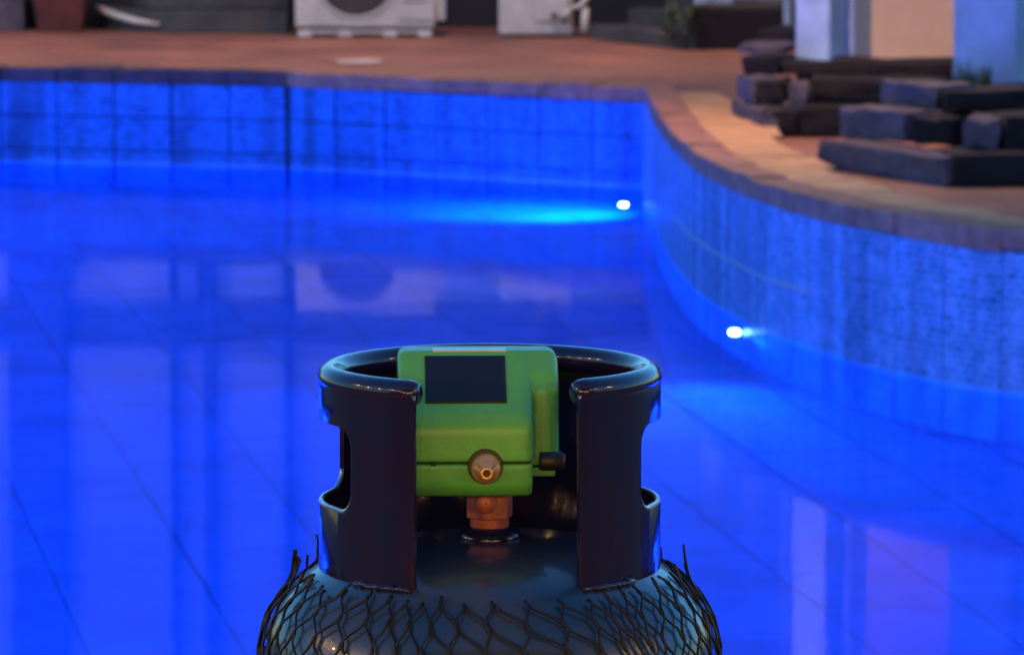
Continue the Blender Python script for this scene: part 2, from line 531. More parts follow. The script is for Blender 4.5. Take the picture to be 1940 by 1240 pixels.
# coping bricks
cop_me = bevbox((0, 0, 0), (0.292, 0.15, 0.075), 0.010, 2)
cop_me.materials.append(M['coping'])
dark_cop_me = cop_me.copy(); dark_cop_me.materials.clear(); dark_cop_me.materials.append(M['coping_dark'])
cop_root = tag(empty('pool_coping'), kind='structure')
def coping(pts, lift=lambda y: 0.0, me=None):
    for a, b_ in zip(pts, pts[1:]):
        if abs((a.x + b_.x) / 2) > 0.101 * a.y + 0.6: continue
        t = b_ - a
        n = Vector((-t.y, t.x, 0)).normalized()
        c = (a + b_) / 2 + n * (0.055 + random.uniform(-0.006, 0.006))
        o = link('coping_stone', me or cop_me, parent=cop_root, loc=(c.x, c.y, -0.031 + lift(c.y) + random.uniform(-0.004, 0.003)),
                 rot=(random.gauss(0, 0.02), random.gauss(0, 0.012), math.atan2(t.y, t.x) + random.gauss(0, 0.012)))
        o.scale = ((t.length - 0.004) / 0.292, 1, 1 + random.uniform(-0.1, 0.12))
coping(left_pts, me=dark_cop_me); coping(mid_pts); coping(right_pts, lambda y: min(0.062, 0.02 + 0.013 * max(0, 24.4 - y)))

# slabs along the curved edge; a pool of warm light is in their colour
sp_ = resample(catmull(right_ctrl), 0.52)
for i in range(1, len(sp_) - 8):
    a, b_ = sp_[i], sp_[i + 1]
    t = (b_ - a).normalized(); n = Vector((-t.y, t.x, 0))
    w = random.uniform(0.20, 0.30)
    g_ = 0.012
    q = [a + t * g_ + n * 0.13, b_ - t * g_ + n * 0.13, b_ - t * random.uniform(g_, 0.05) + n * (0.13 + w), a + t * random.uniform(g_, 0.05) + n * (0.13 + w * random.uniform(0.85, 1.1))]
    bm = bmesh.new()
    prism(bm, [(p.x, p.y) for p in q], -0.02, min(0.062, 0.02 + 0.013 * max(0, 24.4 - a.y)) - 0.006 + random.uniform(0, 0.006))
    bev(bm, 0.004, 1)
    link('paving_slab', tomesh(bm), M['slab'], deck)

# small pale patch on the deck, painted in place of a puddle's bright reflection
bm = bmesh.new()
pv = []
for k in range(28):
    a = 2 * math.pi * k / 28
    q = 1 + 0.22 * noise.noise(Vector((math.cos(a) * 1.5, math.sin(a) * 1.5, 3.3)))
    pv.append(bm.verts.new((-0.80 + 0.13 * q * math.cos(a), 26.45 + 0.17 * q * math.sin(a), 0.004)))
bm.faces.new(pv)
link('puddle_glint', tomesh(bm), mat('puddle_glint_pale', (0.62, 0.55, 0.52), 0.5, var=0.2, vscale=20), deck)
# ------------------------------------------------------------------ pool lamps
lens_bm = bmesh.new()
lathe(lens_bm, [(0.0005, 0.026), (0.009, 0.025), (0.015, 0.021), (0.019, 0.014), (0.019, 0.006), (0.017, 0.0)], 24)
lens_me = tomesh(lens_bm); lens_me.materials.append(M['lens'])
hs_bm = bmesh.new()
lathe(hs_bm, [(0.017, 0.002), (0.022, 0.002), (0.024, 0.0), (0.024, -0.03), (0.02, -0.036), (0.01, -0.04), (0.01, -0.10)], 24, cap=True)
hs_me = tomesh(hs_bm); hs_me.materials.append(M['rubber'])

def pool_lamp(loc, aim, label, power, spot=150, blend=0.6, group='underwater pool lamps', face=None):
    aim_d = (Vector(aim) - Vector(loc)).normalized()
    d = Vector(face).normalized() if face else aim_d
    root = empty('pool_lamp', loc)
    root.rotation_mode = 'QUATERNION'
    root.rotation_quaternion = d.to_track_quat('Z', 'Y')
    tag(root, label, 'pool lamp', group)
    for q in (link('housing', hs_me, parent=root, smooth=True), link('lens', lens_me, parent=root, smooth=True)):
        q.scale.y = 3.6                                        # stretched upright, standing in for the lamp's round glare
    ld = bpy.data.lights.new('lamp_light', 'SPOT')
    ld.energy = power
    ld.color = BLUE
    ld.spot_size = R(spot)
    ld.spot_blend = blend
    ld.shadow_soft_size = 0.03
    ld.cycles.use_multiple_importance_sampling = False
    lo = bpy.data.objects.new('lamp_light', ld)
    col.objects.link(lo)
    lo.parent = root
    lo.location = (0, 0, 0.07)
    lo.rotation_mode = 'QUATERNION'
    lo.rotation_quaternion = root.rotation_quaternion.inverted() @ aim_d.to_track_quat('-Z', 'Y')
    return root

pool_lamp((0.535, 24.08, WATER - 0.47), (0.15, 24.35, FLOOR), 'glowing blue lamp under water beside the far pool corner, next to a cyan light patch', 250, 90, 1.0, face=(-0.35, -1, 0))
pool_lamp((0.835, 18.80, WATER - 0.30), (0.1, 16.6, WATER - 0.45), 'glowing blue lamp under water on the curved right pool wall', 60, 110, 0.8, face=(-0.45, -1, 0))
for (x, y, ax, ay, wh) in [(-5.5, 22.5, 0, 22, 'left pool wall near its far end'), (-5.5, 16.5, 0, 17, 'left pool wall at its middle'), (-5.5, 11, 0, 13, 'left pool wall near its near end'), (6.4, 13.4, 0, 13.5, 'right pool wall near its far end'), (6.4, 9.5, 0, 11, 'right pool wall near its near end'), (-2.5, 7.3, -1, 14, 'left half of the near pool wall'), (2.0, 7.3, 1, 14, 'right half of the near pool wall')]:
    pool_lamp((x, y, WATER - 0.4), (ax, ay, WATER - 0.9), 'blue underwater lamp on the %s, outside the picture' % wh, 490, 170, 0.4)

# ------------------------------------------------------------------ building behind the pool
bld = tag(empty('building', (0, 29.6, 0)), 'long pale plastered building with dark base behind the pool deck', 'building')
FY = 0
def part(name, c, s, m_, w=0.006, parent=bld):
    return link(name, bevbox(c, s, w, 1), M[m_], parent)
part('plinth', (0, 0.3, 0.16), (24, 0.6, 0.33), 'dark')
for i in range(14):
    part('panel', (-9 + i * 1.31, 0.28, 0.48), (1.19, 0.5, 0.30), 'lav')
    part('post', (-9.655 + i * 1.31, 0.3, 0.48), (0.10, 0.5, 0.30), 'dark')
part('recess_band', (0, 0.36, 0.78), (24, 0.5, 0.30), 'dark')
part('wall', (0, 0.3, 2.27), (24, 0.6, 2.67), 'lav')
part('eave', (0, -0.1, 3.66), (25, 1.9, 0.12), 'dark')
for x, w in [(-2.78, 0.34), (-1.98, 0.05), (-1.77, 0.08), (-1.31, 0.06), (-4.4, 0.5), (0.2, 0.06), (2.4, 0.3), (3.6, 0.3)]:
    part('downpipe', (x, -0.07, 1.95), (w, 0.12, 3.2), 'dark', 0.02)

part('sky_blocking_roof', (4.2, -5.2, 3.25), (6.4, 10.6, 0.14), 'dark')  # unseen roof added to keep sky light off the stones and columns
# pale posts on the right of the stairs
for x in (1.128, 1.354, 1.594, 1.85):
    bm = bmesh.new()
    box(bm, (0, 0, 1.3), (0.11, 0.11, 2.6)); box(bm, (0, 0, 0.1), (0.15, 0.15, 0.2)); box(bm, (0, 0, 2.58), (0.16, 0.16, 0.1))
    bev(bm, 0.01, 2)
    n = ['leftmost', 'second', 'third', 'rightmost'][[1.128, 1.354, 1.594, 1.85].index(x)]
    tag(link('veranda_post', tomesh(bm), M['postpaint'], loc=(x, 28.3, 0)), 'pale square veranda post behind the dark planter box, %s of the four' % n, 'post', 'veranda posts')

# ------------------------------------------------------------------ air conditioners
def aircon(loc, W, H, D, label, fan_x, fan_r, pipes):
    root = tag(empty('air_conditioner', loc), label, 'air conditioner')
    bm = bmesh.new()
    box(bm, (0, D / 2, (0.055 if fan_r else 0.016) + H / 2), (W, D, H))
    bev(bm, 0.018, 3)
    link('casing', tomesh(bm), M['ac'], root)
    if fan_r:
        link('base_tray', bevbox((0, D / 2 + 0.01, 0.048), (W - 0.02, D, 0.02), 0.004, 1), M['acdark'], root)
        link('base_rail', bevbox((0, D * 0.4, 0.028), (W - 0.06, D * 0.8, 0.018), 0.006, 2), M['ac'], root)
        for sx in (-0.43, -0.14, 0.18, 0.43):
            link('foot', bevbox((sx * W, D * 0.42, 0.02), (W * 0.10, D * 0.95, 0.04), 0.010, 2), M['ac'], root)
        for q in range(3):
            link('louvre', bevbox((W / 2 - 0.11, -0.011, 0.20 + q * 0.035), (0.15, 0.008, 0.006), 0.002, 1), M['acdark'], root)
    else:
        link('base_tray', bevbox((0, D / 2, 0.018), (W - 0.03, D - 0.02, 0.036), 0.006, 1), M['acdark'], root)
    # service cover on the right of the front
    link('service_panel', bevbox((W / 2 - 0.11, -0.004, 0.07 + H * 0.5), (0.20, 0.012, H * 0.9), 0.004, 1), M['ac'], root)
    if fan_r:
        zc = 0.055 + H * 0.53
        mt = Matrix.Translation((fan_x, -0.002, zc)) @ Matrix.Rotation(math.pi / 2, 4, 'X')
        bm = bmesh.new()
        lathe(bm, [(fan_r, 0.0), (fan_r + 0.006, 0.010), (fan_r + 0.016, 0.008), (fan_r + 0.02, 0.0)], 48, mt)
        link('fan_ring', tomesh(bm), M['ac'], root, smooth=True)
        bm = bmesh.new()
        lathe(bm, [(0.001, 0.001), (fan_r, 0.001)], 48, mt)
        link('fan_opening', tomesh(bm), M['acdark'], root)
        bm = bmesh.new()
        for k in range(1, 12):
            rr = fan_r * k / 12
            tube(bm, [mt @ Vector((rr * math.cos(a), rr * math.sin(a), 0.012)) for a in [2 * math.pi * i / 32 for i in range(32)]], 0.0016, 5, True)
        for k in range(8):
            a = math.pi * k / 4
            tube(bm, [mt @ Vector((0.03 * math.cos(a), 0.03 * math.sin(a), 0.012)), mt @ Vector((fan_r * math.cos(a), fan_r * math.sin(a), 0.010))], 0.0022, 5)
        link('fan_grille', tomesh(bm), M['acdark'], root)
    for n, (pts, r) in enumerate(pipes):
        bm = bmesh.new()
        tube(bm, [(p.x, p.y, p.z) for p in (Vector(q) for q in pts)], r, 10)
        link('pipe', tomesh(bm), M['pipe'], root, smooth=True)
    return root

ac1 = aircon((-0.83, 28.62, 0), 0.79, 0.53, 0.30, 'large white air conditioner with round fan grille standing on the terracotta deck', -0.05, 0.215, [])
link('side_cover', bevbox((0.42, 0.14, 0.30), (0.07, 0.2, 0.42), 0.012, 2), M['ac'], ac1)
ac2 = aircon((0.135, 28.56, 0), 0.42, 0.50, 0.28, 'narrow white air conditioner with pipes on its right, beside dark stairs', 0, 0,
             [([(0.20, 0.0, 0.17), (0.25, -0.03, 0.18), (0.30, -0.02, 0.24), (0.40, 0.05, 0.29), (0.56, 0.3, 0.33), (0.8, 0.6, 0.36)], 0.017),
              ([(0.275, -0.02, 0.03), (0.275, -0.02, 0.09), (0.278, -0.01, 0.17)], 0.022),
              ([(0.14, -0.02, 0.12), (0.17, -0.05, 0.13), (0.20, -0.04, 0.17)], 0.012)])
link('valve_cover', bevbox((0.13, -0.02, 0.17), (0.11, 0.05, 0.12), 0.015, 2), M['ac'], ac2)
for k, (dx, dz) in enumerate([(0.10, 0.13), (0.16, 0.10)]):
    bm = bmesh.new()
    lathe(bm, [(0.014, 0), (0.016, 0.006), (0.016, 0.03), (0.01, 0.036)], 12, Matrix.Translation((dx, -0.045, dz)) @ Matrix.Rotation(math.pi / 2, 4, 'X'), cap=True)
    link('service_valve', tomesh(bm), M['acdark'], ac2, smooth=True)

# ------------------------------------------------------------------ left background
bm = bmesh.new()
arc = [(-2.40, 29.55), (-2.36, 29.38), (-2.25, 29.2), (-2.08, 29.06), (-1.9, 28.98), (-1.6, 28.93), (-1.28, 28.92)]
prism(bm, arc + [(-1.28, 29.55)], 0, 0.13)
bev(bm, 0.008, 1)
cst = tag(empty('curved_step'), 'low dark curved step with a white rounded nosing, left of the large air conditioner', 'step')
link('slab', tomesh(bm), M['step'], cst)
bm = bmesh.new()
prism(bm, [(-2.1, 29.12), (-1.85, 29.08), (-1.28, 29.06), (-1.28, 29.56), (-2.3, 29.56)], 0.13, 0.26)
bev(bm, 0.008, 1)
link('upper_slab', tomesh(bm), M['step'], cst)
bm = bmesh.new()
tube(bm, [(-2.42, 29.52, 0.125), (-2.385, 29.36, 0.118), (-2.27, 29.18, 0.09), (-2.15, 29.08, 0.065), (-2.02, 29.01, 0.05)], [0.012, 0.02, 0.02, 0.017, 0.008], 10)
link('nosing', tomesh(bm), M['pipe'], cst, smooth=True)

pot = tag(empty('flower_pot', (-2.60, 30.0 - 0.75, 0)), 'dark oxblood square flower pot at the far left of the deck', 'pot')
bm = bmesh.new()
for z0, z1, a, c in [(0, 0.24, 0.125, 0.155)]:
    v = box(bm, (0, 0, 0.12), (0.25, 0.25, 0.24))
    for q in v:
        if q.co.z > 0.1: q.co.x *= 1.24; q.co.y *= 1.24
bev(bm, 0.012, 2)
link('body', tomesh(bm), M['redpot'], pot)
bm = bmesh.new()
for (cx, cy, sx, sy) in [(0, -0.155, 0.35, 0.04), (0, 0.155, 0.35, 0.04), (-0.155, 0, 0.04, 0.27), (0.155, 0, 0.04, 0.27)]:
    box(bm, (cx, cy, 0.265), (sx, sy, 0.05))
bev(bm, 0.006, 1)
link('rim', tomesh(bm), M['redpot'], pot)
link('soil', bevbox((0, 0, 0.25), (0.27, 0.27, 0.02), 0.004, 1), M['soil'], pot)
bm = bmesh.new()
for k in range(46):
    a = random.uniform(0, 6.28); l = random.uniform(0.16, 0.36); tl = random.uniform(0.1, 0.8)
    d = Vector((math.cos(a) * math.sin(tl), math.sin(a) * math.sin(tl), math.cos(tl)))
    s = Vector((-math.sin(a), math.cos(a), 0)) * random.uniform(0.012, 0.02)
    p0 = Vector((random.uniform(-.06, .06), random.uniform(-.06, .06), 0.255))
    mid = p0 + d * l * 0.55; tip = p0 + d * l - Vector((0, 0, l * 0.25 * tl))
    vs = [bm.verts.new(p) for p in (p0, mid + s, tip, mid - s)]
    bm.faces.new(vs)
link('foliage', tomesh(bm), M['leaf'], pot)

bm = bmesh.new()
box(bm, (0, 0, 0.10), (0.42, 0.3, 0.20)); box(bm, (0, 0, 0.215), (0.46, 0.34, 0.03))
bev(bm, 0.012, 2)
tag(link('stone_plinth', tomesh(bm), M['stone'], loc=(-3.02, 29.35, 0)), 'low grey stone plinth cut off by the left edge of the picture', 'plinth')

# ------------------------------------------------------------------ stairs, planter box, pipe on the right
st = tag(empty('garden_stairs'), 'dark slate garden stairs rising behind the deck, right of the narrow air conditioner', 'stairs')
A, B = Vector((0.43, 28.45, 0)), Vector((0.93, 27.42, 0))
d = (B - A).normalized(); n = Vector((-d.y, d.x, 0))
if n.y < 0: n = -n
for k in range(4):
    q0 = A + n * 0.27 * k - d * 0.05 * k; q1 = B + n * 0.27 * k + d * 0.03 * k
    bm = bmesh.new()
    prism(bm, [(q0.x, q0.y), (q1.x, q1.y), (q1.x + n.x * .3, q1.y + n.y * .3), (q0.x + n.x * .3, q0.y + n.y * .3)], 0, 0.082 * (k + 1))
    bev(bm, 0.008, 2)
    link('stair_tread', tomesh(bm), M['step'], st)

pb = tag(empty('planter_box', (1.2, 27.45, 0)), 'dark slate planter box with low leaves below the pale veranda posts', 'planter')
link('box', bevbox((0.03, 0.2, 0.11), (0.54, 0.4, 0.225), 0.012, 2), M['darkstone'], pb)
link('soil', bevbox((0.03, 0.2, 0.222), (0.44, 0.32, 0.02), 0.004, 1), M['soil'], pb)
bm = bmesh.new()
for k in range(60):
    a = random.uniform(0, 6.28); l = random.uniform(0.05, 0.12); tl = random.uniform(0.2, 1.3)
    p0 = Vector((random.uniform(-.36, -.2), random.uniform(-.08, .1), random.uniform(0, .2)))
    dd = Vector((math.cos(a) * math.sin(tl), math.sin(a) * math.sin(tl), math.cos(tl)))
    s = Vector((-math.sin(a), math.cos(a), 0)) * random.uniform(0.012, 0.022)
    vs = [bm.verts.new(p) for p in (p0, p0 + dd * l * .5 + s, p0 + dd * l, p0 + dd * l * .5 - s)]
    bm.faces.new(vs)
link('leaves', tomesh(bm), M['leaf'], pb)

pr_ = tag(empty('parapet', (1.33, 28.1, 0)), 'low pale parapet wall behind the dark planter box', 'wall')
for x0, x1 in [(-0.32, -0.24), (-0.22, 0.0), (0.03, 0.16), (0.18, 0.40)]:
    link('panel', bevbox(((x0 + x1) / 2, 0, 0.30), (x1 - x0, 0.08, 0.60), 0.006, 1), M['postpaint'], pr_)
bm = bmesh.new()
tube(bm, [(1.21, 25.2, 0.155), (1.30, 25.2, 0.150), (1.345, 25.2, 0.158), (1.366, 25.2, 0.18), (1.37, 25.2, 0.22), (1.37, 25.2, 1.2), (1.37, 25.2, 2.6)], 0.020, 12)
tag(link('drain_pipe', tomesh(bm), M['pipe'], smooth=True), 'pale drain pipe with an elbow at its foot, left of the white columns', 'pipe')

# ------------------------------------------------------------------ stone planters with columns and peach wall
def stone_mesh(L, W, Hh, seed, amp=0.017):
    bm = bmesh.new()
    bmesh.ops.create_cube(bm, size=1)
    bmesh.ops.subdivide_edges(bm, edges=bm.edges[:], cuts=4, use_grid_fill=True)
    for v in bm.verts:
        c = v.co.copy()
        k = max(abs(c.x), abs(c.y), abs(c.z))
        e = sorted((abs(c.x), abs(c.y), abs(c.z)))
        rnd = 1 - 0.05 * max(0, (e[1] - 0.38) / 0.12) * (1 if e[1] > 0.38 else 0) * 0.6
        p = Vector((c.x * L, c.y * W, c.z * Hh))
        p *= 1.0
        p.x *= rnd ** 0.4; p.y *= rnd ** 0.6; p.z *= rnd
        p += noise.noise_vector(p * 14 + Vector((seed * 3.1, seed * 1.7, seed))) * amp
        v.co = p
    return tomesh(bm)

def stone(parent, a, b_, depth, z0, z1, m_, seed, away):
    """block whose front edge runs a->b in plan, going 'depth' to the side of 'away'"""
    a, b_ = Vector((*a, 0)), Vector((*b_, 0))
    t = b_ - a; L = t.length; t.normalize()
    n = Vector((-t.y, t.x, 0))
    if n.dot(Vector((*away, 0))) < 0: n = -n
    c = (a + b_) / 2 + n * depth / 2
    o = link('stone', stone_mesh(L - 0.008, depth, z1 - z0 - 0.006, seed), M[m_], parent, loc=(c.x, c.y, (z0 + z1) / 2), rot=(0, 0, math.atan2(t.y, t.x)))
    return o

p1 = tag(empty('stone_planter', (0, 0, 0)), 'stepped dark stone planter at the foot of the left white column', 'stone planter', 'stone planters')
aw = (1, 0.3)
stone(p1, (0.961, 22.18), (1.05, 21.40), 0.16, 0.0, 0.115, 'stone', 1, aw)
stone(p1, (1.215, 21.40), (1.75, 21.42), 0.35, 0.0, 0.125, 'darkstone', 2, (0, 1))
stone(p1, (1.06, 21.42), (1.21, 21.40), 0.3, 0.0, 0.12, 'darkstone', 17, (0, 1))
stone(p1, (0.985, 22.16), (1.03, 21.80), 0.14, 0.115, 0.225, 'stone', 3, aw)
stone(p1, (1.04, 21.72), (1.165, 21.70), 0.3, 0.117, 0.22, 'darkstone', 4, (0, 1))
stone(p1, (1.18, 21.62), (1.26, 21.60), 0.3, 0.118, 0.215, 'stone', 5, (0, 1))
stone(p1, (1.27, 21.70), (1.85, 21.62), 0.4, 0.125, 0.235, 'darkstone', 6, (0, 1))
stone(p1, (1.00, 22.05), (1.16, 22.0), 0.4, 0.222, 0.305, 'darkstone', 7, (0, 1))
stone(p1, (1.17, 21.95), (1.95, 21.93), 0.4, 0.232, 0.285, 'darkstone', 8, (0, 1))
stone(p1, (0.99, 22.42), (1.19, 22.34), 0.35, 0.295, 0.335, 'stone', 9, (0, 1))
stone(p1, (1.10, 22.75), (1.26, 22.7), 0.35, 0.30, 0.385, 'darkstone', 10, (0, 1))

p2 = tag(empty('stone_planter', (0, 0, 0)), 'stepped grey stone planter in front of the right white column, nearest the camera', 'stone planter', 'stone planters')
aw = (0.89, 0.45)
stone(p2, (1.203, 19.86), (1.632, 19.04), 0.22, 0.0, 0.115, 'stone', 11, aw)
stone(p2, (1.66, 19.04), (2.4, 19.15), 0.4, 0.0, 0.125, 'darkstone', 12, (0, 1))
stone(p2, (1.285, 19.95), (1.53, 19.62), 0.2, 0.115, 0.24, 'stone', 13, aw)
stone(p2, (1.55, 19.55), (1.70, 19.50), 0.4, 0.122, 0.225, 'darkstone', 14, (0, 1))
stone(p2, (1.72, 19.30), (1.86, 19.27), 0.4, 0.125, 0.235, 'stone', 15, (0, 1))
stone(p2, (1.88, 19.27), (2.5, 19.33), 0.4, 0.126, 0.25, 'darkstone', 16, (0, 1))
stone(p2, (1.45, 20.05), (1.66, 19.78), 0.2, 0.238, 0.335, 'stone', 18, aw)
stone(p2, (1.68, 19.72), (2.5, 19.78), 0.4, 0.24, 0.32, 'darkstone', 19, (0, 1))

def square_column(x, y, w, d_, z0, rz, label):
    root = tag(empty('white_column', (x, y, 0), rz), label, 'column', 'white painted columns')
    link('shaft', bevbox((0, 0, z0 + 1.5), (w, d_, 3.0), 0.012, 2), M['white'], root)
    link('base', bevbox((0, 0, z0 / 2), (w * 1.02, d_ * 1.02, z0), 0.01, 1), M['darkstone'], root)
    return root
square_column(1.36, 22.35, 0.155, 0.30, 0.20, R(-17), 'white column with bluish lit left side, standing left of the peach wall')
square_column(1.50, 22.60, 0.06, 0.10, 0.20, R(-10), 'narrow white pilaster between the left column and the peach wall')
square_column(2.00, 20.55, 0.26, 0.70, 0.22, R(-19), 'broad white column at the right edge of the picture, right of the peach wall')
pw = tag(empty('peach_wall', (1.8, 22.95, 0)), 'peach plastered wall panel between the two white columns', 'wall')
link('plaster', bevbox((0, 0, 1.65), (0.62, 0.15, 2.9), 0.01, 1), M['peach'], pw)
link('plinth', bevbox((0, 0, 0.1), (0.62, 0.19, 0.2), 0.01, 1), M['darkstone'], pw)
# grass tuft at the foot of the broad column
bm = bmesh.new()
for k in range(70):
    a = random.uniform(0, 6.28); l = random.uniform(0.05, 0.12); tl = random.uniform(0.0, 0.7)
    p0 = Vector((random.uniform(-.07, .07), random.uniform(-.04, .04), 0))
    dd = Vector((math.cos(a) * math.sin(tl), math.sin(a) * math.sin(tl), math.cos(tl)))
    s = Vector((-math.sin(a), math.cos(a), 0)) * 0.004
    vs = [bm.verts.new(p) for p in (p0 - s, p0 + s, p0 + dd * l * .6 + s * .6, p0 + dd * l, p0 + dd * l * .6 - s * .6)]
    bm.faces.new(vs)
tag(link('grass_tuft', tomesh(bm), M['leaf'], loc=(1.83, 20.1, 0.31)), 'small green grass tuft at the foot of the broad white column', 'grass tuft')

# ------------------------------------------------------------------ table and gas cylinder in front
CX, CY, CZT = -0.0143, 3.2, 1.2945       # axis and top of the collar
BASE = CZT - 0.62
tb = tag(empty('table', (CX, CY, 0)), 'plain wooden table carrying the gas cylinder below the picture', 'table')
link('tabletop', bevbox((0, -0.1, BASE - 0.02), (1.1, 0.7, 0.04), 0.006, 2), M['wood'], tb)
for sx in (-1, 1):
    for sy in (-1, 1):
        link('leg', bevbox((sx * 0.48, -0.1 + sy * 0.28, (BASE - 0.04) / 2), (0.06, 0.06, BASE - 0.04), 0.006, 1), M['wood'], tb)

cyl = tag(empty('gas_cylinder', (CX, CY, CZT), R(3)), 'dark navy gas cylinder with a slotted guard collar, wrapped in black netting', 'gas cylinder')
# body (origin of the cylinder empty is the top of the collar)
def dome(r): return -0.1893 + 0.077 * math.sqrt(max(0, 1 - (r / 0.1455) ** 3.0))
prof = [(0.0005, dome(0))] + [(r, dome(r)) for r in [0.1455 * math.sin(R(a)) for a in range(4, 91, 4)]]
prof += [(0.1460, -0.22), (0.146, -0.50), (0.145, -0.53), (0.140, -0.56), (0.125, -0.585), (0.110, -0.59), (0.110, -0.62), (0.104, -0.62), (0.104, -0.59), (0.001, -0.59)]
bm = bmesh.new()
lathe(bm, prof, 96)
bmesh.ops.recalc_face_normals(bm, faces=bm.faces[:])
link('body', tomesh(bm), M['bodypaint'], cyl, smooth=True)

RC = 0.1075
def arc_pts(cx, cy, r, a0, a1, n=8):
    return [(cx + r * math.cos(R(a0 + (a1 - a0) * i / n)), cy + r * math.sin(R(a0 + (a1 - a0) * i / n))) for i in range(n + 1)]
def rrect(x0, x1, y0, y1, r, n=8):
    return arc_pts(x1 - r, y0 + r, r, -90, 0, n) + arc_pts(x1 - r, y1 - r, r, 0, 90, n) + arc_pts(x0 + r, y1 - r, r, 90, 180, n) + arc_pts(x0 + r, y0 + r, r, 180, 270, n)
# flat sheet (degrees from the front, z) with windows, then bent round
SC = RC * R(1)
OPEN = 28
zt, zb = -0.008, -0.142
bm = bmesh.new()
def edge_loop(pts):
    vs = [bm.verts.new((x, y, 0)) for x, y in pts]
    return [bm.edges.new((vs[i - 1], vs[i])) for i in range(len(vs))]
s0, s1 = OPEN * SC, (360 - OPEN) * SC
foot = [(s0 + 0.004, zb + 0.012), (s0 + 0.02, zb)]
outer = arc_pts(s0 + 0.006, zb + 0.006, 0.006, 180, 270, 4) + arc_pts(s1 - 0.006, zb + 0.006, 0.006, 270, 360, 4) + arc_pts(s1 - 0.004, zt - 0.004, 0.004, 0, 90, 3) + arc_pts(s0 + 0.004, zt - 0.004, 0.004, 90, 180, 3)
es = edge_loop(outer)
WIN = [(58, 120), (240, 304.5)]
for a, c in WIN:
    es += edge_loop(rrect(a * SC, c * SC, -0.088, -0.034, 0.013))
bmesh.ops.triangle_fill(bm, use_beauty=True, edges=es)
for k in range(1, 180):
    s = 2 * k * SC
    if s0 < s < s1:
        bmesh.ops.bisect_plane(bm, geom=bm.verts[:] + bm.edges[:] + bm.faces[:], plane_co=(s, 0, 0), plane_no=(1, 0, 0), dist=1e-6)
def bend(s, z, r):
    a = s / RC - math.pi / 2           # 0 deg faces the camera (-Y), running to the right
    return Vector((r * math.cos(a), r * math.sin(a), z))
for v in bm.verts:
    v.co = bend(v.co.x, v.co.y, RC)
bmesh.ops.recalc_face_normals(bm, faces=bm.faces[:])
co = link('collar', tomesh(bm), M['paint'], cyl, smooth=True)
so = co.modifiers.new('thick', 'SOLIDIFY'); so.thickness = 0.0032; so.offset = 0.0; so.use_even_offset = True
bv = co.modifiers.new('bevel', 'BEVEL'); bv.width = 0.0008; bv.segments = 2; bv.limit_method = 'ANGLE'; bv.angle_limit = R(50)
# rolled rim
bm = bmesh.new()
RB = 0.0085
rim_pts = [bend(SC * (OPEN + 0.6 + (360 - 2 * OPEN - 1.2) * i / 150), -RB, RC - RB + 0.0022) for i in range(151)]
tube(bm, rim_pts, [RB * (0.75 if i in (0, 150) else 0.93 if i in (1, 149) else 1) for i in range(151)], 20)
link('rim', tomesh(bm), M['paint'], cyl, smooth=True)
# worn bright edges along the lower lips of the windows
for a, c in WIN:
    pts = [p for p in arc_pts(a * SC + 0.013, -0.088 + 0.013, 0.013, 185, 270, 8) + [((a + (c - a) * k / 10) * SC, -0.088) for k in range(3, 8)] + arc_pts(c * SC - 0.013, -0.088 + 0.013, 0.013, 270, 355, 8)]
    bm = bmesh.new()
    tube(bm, [bend(s, z + 0.0006, RC) for s, z in pts], 0.0013, 8)
    link('worn_edge', tomesh(bm), M['bare'], cyl, smooth=True)
# weld beads where the collar feet meet the shoulder
for a, c in [(29, 52), (-52, -29)]:
    bm = bmesh.new()
    pts = []
    for k in range(24):
        t = a + (c - a) * k / 23
        pts.append(bend(SC * t, dome(RC + 0.003) + 0.001 + random.uniform(-.0006, .0006), RC + 0.003))
    tube(bm, pts, [0.0024 + random.uniform(-.0006, .0006) for _ in pts], 8)
    link('weld', tomesh(bm), M['bare'] if False else M['paint'], cyl, smooth=True)
# valve: threaded base, hex body, round outlet cap
vz = dome(0)
bm = bmesh.new()
lathe(bm, [(0.021, vz - 0.004), (0.021, vz + 0.0015), (0.019, vz + 0.004), (0.015, vz + 0.007)], 32, cap=True)
v1 = link('valve_boss', tomesh(bm), M['paint'], cyl, smooth=True)
bm = bmesh.new()
lathe(bm, [(0.0125, vz + 0.005), (0.0125, vz + 0.0125)], 24, cap=True)
lathe(bm, [(0.0142, vz + 0.0125), (0.0152, vz + 0.0133), (0.0152, vz + 0.0300), (0.0142, vz + 0.031)], 6, Matrix.Rotation(R(14), 4, 'Z'), cap=True)
vv = link('valve', tomesh(bm), M['copper'], cyl)
bm = bmesh.new()
lathe(bm, [(0.0066, -0.002), (0.0066, 0.012), (0.0058, 0.0132), (0.0005, 0.0134)], 24, Matrix.Translation((-0.003, -0.008, vz + 0.0245)) @ Matrix.Rotation(math.pi / 2, 4, 'X'))
link('outlet_cap', tomesh(bm), M['copper'], vv, smooth=True)

